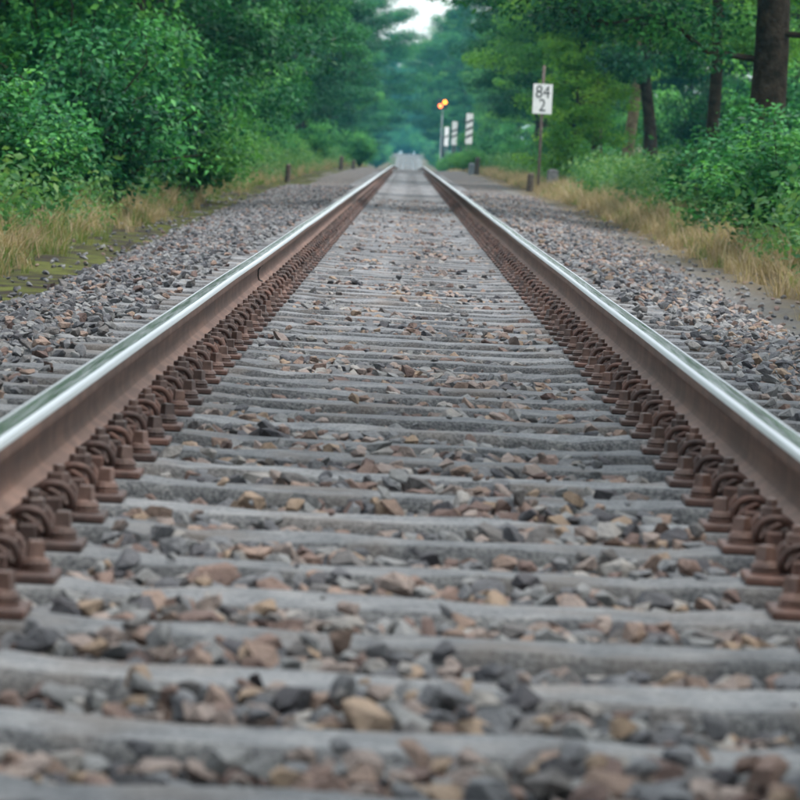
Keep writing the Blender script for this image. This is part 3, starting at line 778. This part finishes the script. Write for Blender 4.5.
# the rows
RL = 'tall leafy tree in the dense row across the track from the kilometre sign'
RR = 'tall leafy tree in the dense row on the side of the kilometre sign'
def segment(Y):
    return 'unseen beside the near sleepers' if Y < 45 else 'short of the kilometre sign' if Y < 115 else 'between kilometre sign and beacons' if Y < 253 else 'between beacons and signal' if Y < 503 else 'beyond the signal'
def tree_label(v, x, Y):
    look = {0: 'deep green leafy', 1: 'mid green leafy', 2: 'smaller deep green', 3: 'fresh green tall-trunked', 4: 'dark green tall-trunked'}[[a is v for a in LOW + HIGH].index(True)]
    r_ = 'front' if abs(x) < 7.6 or Y < 45 else 'second' if abs(x) < 11.6 else 'third'
    return '%s tree, %s row %s, %s' % (look, r_, 'on the signs side' if x > 0 else 'opposite the signs', segment(Y))
def row(side, Ys, x0, vars_, lab, grp, jx=.5):
    for Y in Ys:
        v = vars_[int(rng.integers(len(vars_)))]
        xx = side * (x0 + float(np.clip(rng.normal(0, jx), -.45, 1.2)) + (.0 if Y < 250 else 2.2 if side > 0 and Y < 505 and x0 < 7 else .3))
        plant_tree('tree', tree_label(v, xx, Y), v, xx, float(Y + rng.uniform(-1.5, 1.5)), rng.uniform(0, 6.28), rng.uniform(.88, 1.15), grp)
gl, gr = 'trees across the track from the kilometre sign', 'trees on the side of the kilometre sign'
row(-1, [54, 62, 71, 80, 90, 100, 111, 122, 134, 147, 160, 174, 188, 204, 220, 238, 256, 276, 298, 322, 348, 376, 408, 444, 486, 534, 590, 650, 720, 800], 5.3, LOW, RL, gl)
row(-1, [66, 80, 94, 108, 122, 138, 154, 172, 192, 214, 240, 270], 9.3, LOW + HIGH, RL, gl, .8)
row(-1, [95, 115, 135, 158, 182, 210, 245], 14, LOW, RL, gl, 1.2)
row(1, [73, 148, 160, 172, 186, 202, 218, 236, 256, 276, 298, 322, 348, 376, 408, 444, 486, 534, 590, 650, 720, 800], 5.9, HIGH, RR, gr)
row(1, [212, 222, 240, 262, 290, 325], 9.3, LOW, RR, gr, .8)
row(1, [168, 222, 240, 255, 275, 300], 14, LOW, RR, gr, 1.2)
# the rows run on unseen past the photographer, added to block low skylight
row(-1, [-120, -104, -88, -74, -60, -47, -36, -26, -16, -7, 2, 10, 17], 5.8, LOW, 'tall leafy tree in the unseen row beside the near sleepers, across from the kilometre sign', 'unseen trees added beside the near sleepers', .4)
row(1, [-120, -104, -88, -74, -60, -47, -36, -26, -16, -7, 2, 10, 17], 6.2, HIGH, 'tall leafy tree in the unseen row beside the near sleepers, kilometre sign side', 'unseen trees added beside the near sleepers', .4)
row(-1, [29, 39], 8.4, LOW, '', 'unseen trees added beside the near sleepers', .3)
row(1, [29, 40], 8.4, HIGH, '', 'unseen trees added beside the near sleepers', .3)
FL = 'hazy far tree standing beyond the crossing road'
for k in range(14):
    plant_tree('tree', FL, LOW[k % 3], -18 + 2.8 * k + rng.uniform(-1, 1), 912 + rng.uniform(0, 60), rng.uniform(0, 6), rng.uniform(1.1, 1.5), 'far trees beyond the crossing road')

plant_tree('tree', 'tree whose boughs reach out over the track beyond the signal', OVER, 3.6, 540, 2.4, 1.05)
plant_tree('tree', 'very tall tree rising just beyond the signal', HIGH[1], 5.6, 516, 1.0, 1.4)
plant_tree('tree', 'very tall tree beyond the one whose boughs reach over the track', HIGH[0], 5.2, 572, 3.0, 1.5)
plant_tree('tree', 'very tall dark tree farther along the line than the signal', HIGH[1], 6.1, 628, .6, 1.55)
plant_tree('tree', 'mid green leafy tree deep in the wood behind the big old tree', LOW[1], 11.7, 146, 2.0)
plant_tree('tree', 'tree leaning its crown over the track across from the beacons', OVER, -4.3, 430, .4, 1.1)

for k in range(13):
    plant_shrub('shrub', 'hazy far bush behind the crossing road', SHR[k % 3], -14 + 2.3 * k, 906 + rng.uniform(0, 4), rng.uniform(0, 6), rng.uniform(2.2, 3.0), 'far bushes behind the crossing road')
for k in range(6):
    plant_tree('tree', 'very tall hazy tree closing the view beyond the crossing road', LOW[k % 3], -6 + 2.6 * k, 940 + 6 * (k % 2), 1.1 * k, rng.uniform(1.6, 1.9), 'tall far trees closing the view')
for k, Y in enumerate((640, 690, 735, 780, 825, 868)):
    for sd in (-1, 1):
        plant_shrub('shrub', 'hazy bush lining the far track before the crossing road, %s' % ('opposite the signs' if sd < 0 else 'on the signs side'), SHR[(k + sd) % 3], sd * (4.4 + rng.uniform(-.3, .3)), Y, 1.3 * k, rng.uniform(1.5, 2.0), 'bushes lining the far track')
# shrubs
for Y, x in ((228, 3.1), (240, 3.35), (249, 2.95), (275, 3.2), (300, 3.0), (322, 3.2), (345, 3.0), (385, 3.0), (398, 3.1)):
    plant_shrub('shrub', 'low bright bush growing in front of the striped beacons', SHR[3 if Y != 300 else 1], x, Y, rng.uniform(0, 6), rng.uniform(.85, 1.1), 'bushes before the beacons')
plant_shrub('shrub', 'large dense dark green shrub at the edge of the mossy strip', SHR[2], lat(85, 49), 49, .3, (1, 1, 1.1))
plant_shrub('shrub', 'light green shrub hanging over the mossy strip beside the large dark shrub', SHR[0], lat(2, 40), 40, 1.3, (.75, .75, .62))
plant_shrub('shrub', 'bright green shrub behind the dry grass and the large dark shrub', SHR[3], lat(190, 66), 66, 2.3, (1.25, 1.25, 1.2))
plant_shrub('shrub', 'tall green shrub growing up behind the large dark shrub', SHR[0], lat(60, 55), 55, 3.3, (1.2, 1.2, 1.35))
plant_shrub('shrub', 'tall shrub between the large dark shrub and the bright green one', SHR[2], lat(130, 60), 60, 4.6, (1.1, 1.1, 1.25))
plant_shrub('shrub', 'round bush overhanging the ballast at the far end of the track', SHR[1], lat(360, 228), 228, .3, (1, 1, 1.1))
plant_shrub('shrub', 'glossy green shrub leaning over the grit strip', SHR[0], lat(785, 45), 45, .9, (.8, .8, .62))
plant_shrub('shrub', 'dark leafy bush in front of the big old tree', SHR[2], lat(775, 53), 53, 2.2, (1, 1, .82))
plant_shrub('shrub', 'low green bush at the foot of the slender dark trunk', SHR[1], lat(728, 62), 62, 3.7, (1, 1, .85))
SL, SRb = 'leafy green roadside shrub below the tree row across from the kilometre sign', 'leafy green shrub below the trees on the kilometre sign side'
for Y in (76, 84, 93, 103, 114, 126, 138, 152, 168, 186, 205, 250, 275, 305):
    k = int(rng.choice([0, 3, 3, 1]))
    plant_shrub('shrub', '%s below the trees opposite the signs, %s' % ({0: 'tall green shrub', 1: 'rounded green shrub', 2: 'deep green shrub', 3: 'bright green shrub'}[k], segment(Y)), SHR[k], -(4.0 + rng.uniform(-.3, .5)), Y, rng.uniform(0, 6), rng.uniform(.8, 1.15), 'shrubs across the track from the kilometre sign')
for Y in (70, 82, 138, 144, 150, 157, 163, 170, 178, 186, 195, 204, 213, 222, 232, 275, 300, 340):
    k = int(rng.choice([0, 1, 3, 2]))
    plant_shrub('shrub', '%s below the trees on the signs side, %s' % ({0: 'tall green shrub', 1: 'rounded green shrub', 2: 'deep green shrub', 3: 'bright green shrub'}[k], segment(Y)), SHR[k], 5.2 + rng.uniform(-.4, 1.2), Y, rng.uniform(0, 6), rng.uniform(.6, .95), 'shrubs on the kilometre sign side')

plant_shrub('shrub', 'tall deep green bush hiding the end of the garden house', SHR[2], 9.3, 150, .8, (1.2, 1.2, 1.7))
plant_shrub('shrub', 'tall bush in the wood behind the slender dark trunk', SHR[0], 8.6, 112, 2.8, (1.3, 1.3, 1.5))
plant_shrub('shrub', 'tall bush before the garden house, beside the pale trunk', SHR[1], 6.7, 160, 1.8, (1.1, 1.1, 1.5))
for k, (x, Y) in enumerate(((9.5, 178), (10.5, 216), (8.8, 232), (11.5, 250), (9.4, 262), (12.0, 285), (9.6, 300), (11.0, 320), (8.8, 335), (12.5, 345), (4.9, 300), (5.5, 330), (6.6, 360), (6.0, 290))):
    plant_shrub('shrub', 'tall deep green bush closing the gaps deep in the wood, signs side', SHR[(0, 2)[k % 2]], x, Y, 1.1 * k, (1.7, 1.7, 1.5), 'bushes deep in the wood')
plant_tree('tree', 'leafy tree deep in the wood past the slender dark trunk', LOW[0], 12.6, 168, .9, 1.05)
plant_tree('tree', 'smaller leafy tree deep in the wood behind the garden house', LOW[2], 13.6, 226, 2.9, 1.1)
# undergrowth and grasses
def weed_shape(seed, H, nl, leaf, mat):
    r = np.random.default_rng(seed); C, O = [], []
    for k in range(5):
        az = r.uniform(0, 6.28); e = np.array([math.cos(az), math.sin(az), 0]) * r.uniform(.05, .22)
        for q in np.linspace(.25, 1, nl // 5):
            C.append(e * q + UP * H * q * r.uniform(.85, 1.1) + r.normal(0, .05, 3)); O.append(unit(e + r.normal(0, .1, 3)))
    c, o = np.array(C), np.array(O); c[:, 2] = np.maximum(c[:, 2], .03)
    v, t = leaf_geo(c, o, leaf, r, .5)
    return np_mesh('weed', v, tris=t, mats=[mat], tint=np.repeat(r.normal(.5, .2, len(c)), 4))
def tuft_shape(seed, H, nb, mat, w=.006, spread=.06):
    r = np.random.default_rng(seed); V, T, TI = [], [], []
    for k in range(nb):
        az = r.uniform(0, 6.28); b = np.array([r.normal(0, spread), r.normal(0, spread), -.02])
        d = np.array([math.cos(az), math.sin(az), 0]); s = np.array([-d[1], d[0], 0]); h = H * r.uniform(.5, 1.1); l = h * r.uniform(.15, 1.1)
        p = [b, b + d * l * .35 + UP * h * .6, b + d * l + UP * h]
        o = len(V)
        V += [p[0] - s * w, p[0] + s * w, p[1] - s * w * .8, p[1] + s * w * .8, p[2]]
        T += [(o, o + 1, o + 3), (o, o + 3, o + 2), (o + 2, o + 3, o + 4)]; TI += [r.normal(.5, .22)] * 5
    return np_mesh('tuft', np.array(V), tris=T, mats=[mat], tint=TI)
WEEDS = [weed_shape(60 + k, .55, 40, .085, M_WEED) for k in range(5)]
STRAW = [tuft_shape(70 + k, .36, 24, M_STRAW) for k in range(5)]
GREEN = [tuft_shape(80 + k, .32, 24, M_GRASSG) for k in range(4)]
def field(n, x0, x1, y0, y1, dens, k=1.6):
    Y = y0 + (y1 - y0) * rng.random(n) ** k; x = rng.uniform(x0, x1, n)
    keep = rng.random(n) < dens(x, Y)
    return x[keep], Y[keep]
def patch(x, Y, a=.9, b=.23, ph=0.0): return .5 + .5 * np.sin(a * x + b * Y + ph) * np.sin(.6 * a * x - .7 * b * Y + 1.3 * ph)
def sow(name, label, cat, xs, Ys, shapes, smin, smax):
    pts = np.column_stack([xs, Ys, terrain(xs, Ys)]); n_ = len(xs)
    rot = np.column_stack([rng.normal(0, .12, n_), rng.normal(0, .12, n_), rng.uniform(0, 6.28, n_)])
    s = rng.uniform(smin, smax, n_) * np.clip(.38 + .62 * (np.abs(xs) - E(Ys) - .25) / .9, .35, 1)
    scatter(name, pts, rot, np.column_stack([s, s, s * rng.uniform(.8, 1.25, n_)]), shapes, kind='stuff', label=label, category=cat)
def dl(x, Y): a = np.abs(x); e = E(Y) + .35; return np.clip((a - e) / .5, 0, 1) * np.clip((5.2 - a) / 1.2, 0.15, 1) * (.25 + .75 * patch(x, Y))
xa, ya = field(13500, -5.5, -2.6, 26, 320, dl); xb, yb = field(15500, 2.4, 5.6, 26, 320, lambda x, Y: dl(x, Y))
sow('dry_grass', 'dry straw coloured grass along both verges', 'grass', np.r_[xa, xb], np.r_[ya, yb], STRAW, .6, 1.15)
xa, ya = field(26000, -5.5, -2.2, 26, 320, lambda x, Y: dl(x, Y) * patch(x, Y, 1.3, .4, 2)); xb, yb = field(11500, 2.4, 5.6, 26, 320, lambda x, Y: dl(x - .1, Y) * patch(x, Y, 1.3, .4, 1))
sow('green_grass', 'short green grass among the dry grass of both verges', 'grass', np.r_[xa, xb], np.r_[ya, yb], GREEN, .5, 1.1)
def dw(x, Y): a = np.where((x > 0) & (x < 3.9) & (Y > 98) & (Y < 118), 0, np.abs(x)); e = np.where(x < 0, E(Y) + .28, E(Y) + .62 + .5 * patch(x, Y, .7, .31, 2.2)); return np.clip((a - e) / .8, 0, 1) * (.15 + .85 * patch(x, Y, 1.1, .19, .7))
xa, ya = field(13000, -8, -2.8, 30, 330, dw); xb, yb = field(26000, 2.9, 9, 28, 330, dw)
sow('undergrowth', 'leafy green weeds and nettles under the trees', 'undergrowth', np.r_[xa, xb], np.r_[ya, yb], WEEDS, .55, 1.35)

# ------------------------------------------------------------------ things beside the track
def font_mesh(txt, size, mat, depth=.003):
    c = bpy.data.curves.new('lettering', 'FONT'); c.body = txt; c.size = size; c.extrude = depth; c.align_x = 'CENTER'; c.align_y = 'CENTER'; c.offset = -size * .004
    o = bpy.data.objects.new('lettering', c); COL.objects.link(o)
    dg = bpy.context.evaluated_depsgraph_get(); me = bpy.data.meshes.new_from_object(o.evaluated_get(dg))
    bpy.data.objects.remove(o); me.materials.clear(); me.materials.append(mat); me.name = 'lettering'
    return me
YS = 115.0
c = pix(542.5, 99, YS); g = float(terrain(np.array(c.x), np.array(YS)))
pxm = F_PX / YS
ks = thing('kilometre_sign', 'white plate reading 84 over 2 on a thin rusty pole', 'sign', (c.x, YS, g))
bm = bmesh.new(); lathe(bm, [(.034, -.3), (.034, pix(543, 66, YS).z - g), (.030, pix(543, 65.5, YS).z - g)], 10); obj('pole', bm_mesh('pole', bm, M_POLE, True), ks)
bm = bmesh.new(); box(bm, -.232, .232, -.05, -.038, -.36, .36); pl = obj('plate', bm_mesh('plate', bm, M_WHITE, bevel=.004), ks, (0, 0, c.z - g), (0, 0, 0))
for txt, z in (('84', .155), ('2', -.165)):
    o = obj('lettering', font_mesh(txt, .43, M_BLACK), pl, (0, -.0535, z), (math.pi / 2, 0, 0), (.84, 1.0, 1))
for z in (.28, -.28):
    bm = bmesh.new(); box(bm, -.05, .05, -.0378, .042, z - .02, z + .02); obj('bracket', bm_mesh('bracket', bm, M_POLE), pl)

def post(name, label, cat, px_, ytop, ybot, Y, wx, mat, round_=False, group=None):
    b = pix(px_, ybot, Y); tz = pix(px_, ytop, Y).z
    g = float(terrain(np.array(b.x), np.array(float(Y))))
    t = thing(name, label, cat, (b.x, Y, g), (0.02, 0.03, .2), group)
    h = max(.3, tz - g); bm = bmesh.new()
    if round_: lathe(bm, [(wx * .55, -.2), (wx * .5, h * .9), (wx * .42, h * .97), (wx * .2, h)], 10)
    else:
        box(bm, -wx / 2, wx / 2, -wx * .4, wx * .4, -.2, h * .93)
        for v_ in [v_ for v_ in bm.verts if v_.co.z > h * .9]: v_.co.x *= .92; v_.co.y *= .92
    obj('shaft', bm_mesh('shaft', bm, mat, bevel=0 if round_ else .012), t)
    bm = bmesh.new(); lathe(bm, [(wx * .46, h * .925), (wx * .40, h * .96), (wx * .18, h * 1.0)], 8); obj('top_cap', bm_mesh('top_cap', bm, mat), t)
post('marker_post', 'short dark wooden post standing beside the foot of the kilometre sign', 'post', 529.5, 173, 193, 113, .16, M_WOODPOST, True)
post('marker_stone', 'squat grey marker stone behind the kilometre sign', 'marker', 551.5, 169, 189, 117, .26, M_STONEPOST)
post('marker_post', 'short dark post in the dry grass at the ballast edge, nearer to the shrubs', 'post', 287, 164, 185, 104, .12, M_WOODPOST, True)
post('marker_post', 'dark post beside a shorter post across the track from the beacons', 'post', 340.5, 156, 173, 178, .16, M_WOODPOST, True)
post('marker_post', 'shorter post beyond the dark post, across the track from the beacons', 'post', 353, 160, 169, 195, .16, M_WOODPOST, True)
post('marker_post', 'dark post beside a pale stone on the side of the kilometre sign', 'post', 476.5, 157, 173, 190, .2, M_WOODPOST, True)
post('marker_stone', 'small pale marker stone next to a dark post', 'marker', 471, 163, 171, 192, .22, M_MAST)

def beacon(Y, px_, ytop, ybot, nstripe, label):
    a = pix(px_, ytop, Y); b = pix(px_, ybot, Y); h = a.z - b.z; wd = .36
    g = float(terrain(np.array(a.x), np.array(float(Y))))
    t = thing('beacon_board', label, 'beacon', (a.x, Y, g), group='striped distance beacons before the signal')
    bm = bmesh.new(); box(bm, -wd / 2, wd / 2, -.03, 0, b.z - g, a.z - g); pl = obj('board', bm_mesh('board', bm, M_WHITE, bevel=.006), t)
    for s in (-1, 1):
        bm = bmesh.new(); lathe(bm, [(.03, -.3), (.03, a.z - g - .05)], 8, (s * .1, .034, 0)); obj('leg', bm_mesh('leg', bm, M_MAST), t)
    zc = (a.z + b.z) / 2 - g
    for k in range(nstripe):
        z = zc + (k - (nstripe - 1) / 2) * h * .24
        bm = bmesh.new(); q = [(-.17, z - .15), (.17, z + .02), (.17, z + .15), (-.17, z - .02)]
        f = [bm.verts.new((x, -.034, zz)) for x, zz in q] + [bm.verts.new((x, -.0305, zz)) for x, zz in q]
        bm.faces.new(f[:4]); bm.faces.new(f[4:][::-1])
        for i in range(4): bm.faces.new((f[i], f[i + 4], f[(i + 1) % 4 + 4], f[(i + 1) % 4]))
        obj('stripe', bm_mesh('stripe', bm, M_BLACK), pl)
beacon(253, 470, 113.5, 144, 3, 'white beacon board with three slanting black stripes')
beacon(328, 455, 121.5, 145, 2, 'white beacon board with two slanting black stripes')
beacon(403, 447, 127, 146, 1, 'white beacon board with a single slanting black stripe')

# distant signal, two amber lamps lit
YD = 503.0
l1, l2 = pix(438.9 + 1.6, 106, YD), pix(445, 102.2, YD)
cx = pix(441.5, 130, YD).x; g = float(terrain(np.array(cx), np.array(YD)))
sg = thing('railway_signal', 'tall signal mast with two amber lamps glowing side by side', 'signal', (cx, YD, g))
hz = (l1.z + l2.z) / 2 - g
bm = bmesh.new(); lathe(bm, [(.11, -.3), (.11, .3), (.065, .35), (.06, hz - .3)], 10); obj('mast', bm_mesh('mast', bm, M_MAST, True), sg)
bm = bmesh.new(); xo = (l1.x + l2.x) / 2 - cx; box(bm, xo - .55, xo + .55, -.08, .05, hz - .55, hz + .55); hd = obj('signal_head', bm_mesh('signal_head', bm, M_BLACK, bevel=.06), sg)
for l, col in ((l1, (1.0, .16, .04)), (l2, (1.0, .27, .02))):
    m, n, ns, ln = newmat('amber_lamp'); e = ns.new('ShaderNodeEmission'); e.inputs[0].default_value = (*col, 1); e.inputs[1].default_value = 4.5
    o_ = ns.new('ShaderNodeOutputMaterial'); ln.new(e.outputs[0], o_.inputs[0])
    bm = bmesh.new(); lathe(bm, [(.20, 0), (.21, .03), (.13, .06)], 14)
    o = obj('lamp', bm_mesh('lamp', bm, m), hd, (l.x - cx, -.085, l.z - g), (math.pi / 2, 0, 0))

# cream house glimpsed between the trunks
hx, hy = 10.6, 200.0; g = float(terrain(np.array(hx), np.array(hy)))
hs = thing('garden_house', 'small cream plastered house glimpsed through the gap between the trunks', 'house', (hx, hy, g), scale=.42)
bm = bmesh.new(); box(bm, -3.6, 3.6, -2.5, 3.5, -.3, 3.2); obj('wall', bm_mesh('wall', bm, M_PLASTER), hs)
bm = bmesh.new()
f = [bm.verts.new(p) for p in ((-4, -2.9, 3.1), (4, -2.9, 3.1), (4, .5, 4.3), (-4, .5, 4.3), (-4, 3.9, 3.1), (4, 3.9, 3.1))]
for k in ((0, 1, 2, 3), (3, 2, 5, 4), (0, 3, 4), (1, 5, 2), (0, 4, 5, 1)): bm.faces.new([f[i] for i in k])
obj('roof', bm_mesh('roof', bm, M_ROOF), hs)
for x in (-2.2, 1.2):
    bm = bmesh.new(); box(bm, x, x + 1.0, -2.56, -2.503, 1.0, 2.3); wn = obj('window', bm_mesh('window', bm, M_WHITE), hs)
    bm = bmesh.new(); box(bm, x + .08, x + .92, -2.575, -2.562, 1.08, 2.22); obj('pane', bm_mesh('pane', bm, M_GLASS), wn)
bm = bmesh.new(); box(bm, -.5, .5, -2.55, -2.503, -.05, 2.1); obj('door', bm_mesh('door', bm, M_WOODPOST), hs)

# ------------------------------------------------------------------ air
m, n, ns, ln = newmat('haze_air'); pv = ns.new('ShaderNodeVolumePrincipled')
pv.inputs['Color'].default_value = (.14, .62, .85, 1); pv.inputs['Density'].default_value = .0002; pv.inputs['Anisotropy'].default_value = 0.0
o_ = ns.new('ShaderNodeOutputMaterial'); ln.new(pv.outputs[0], o_.inputs['Volume'])
bm = bmesh.new(); box(bm, -1600, 1600, -60, 3600, -4, 24)
obj('haze', bm_mesh('haze', bm, m), kind='stuff', label='thin blue haze hanging over the whole line', category='haze')
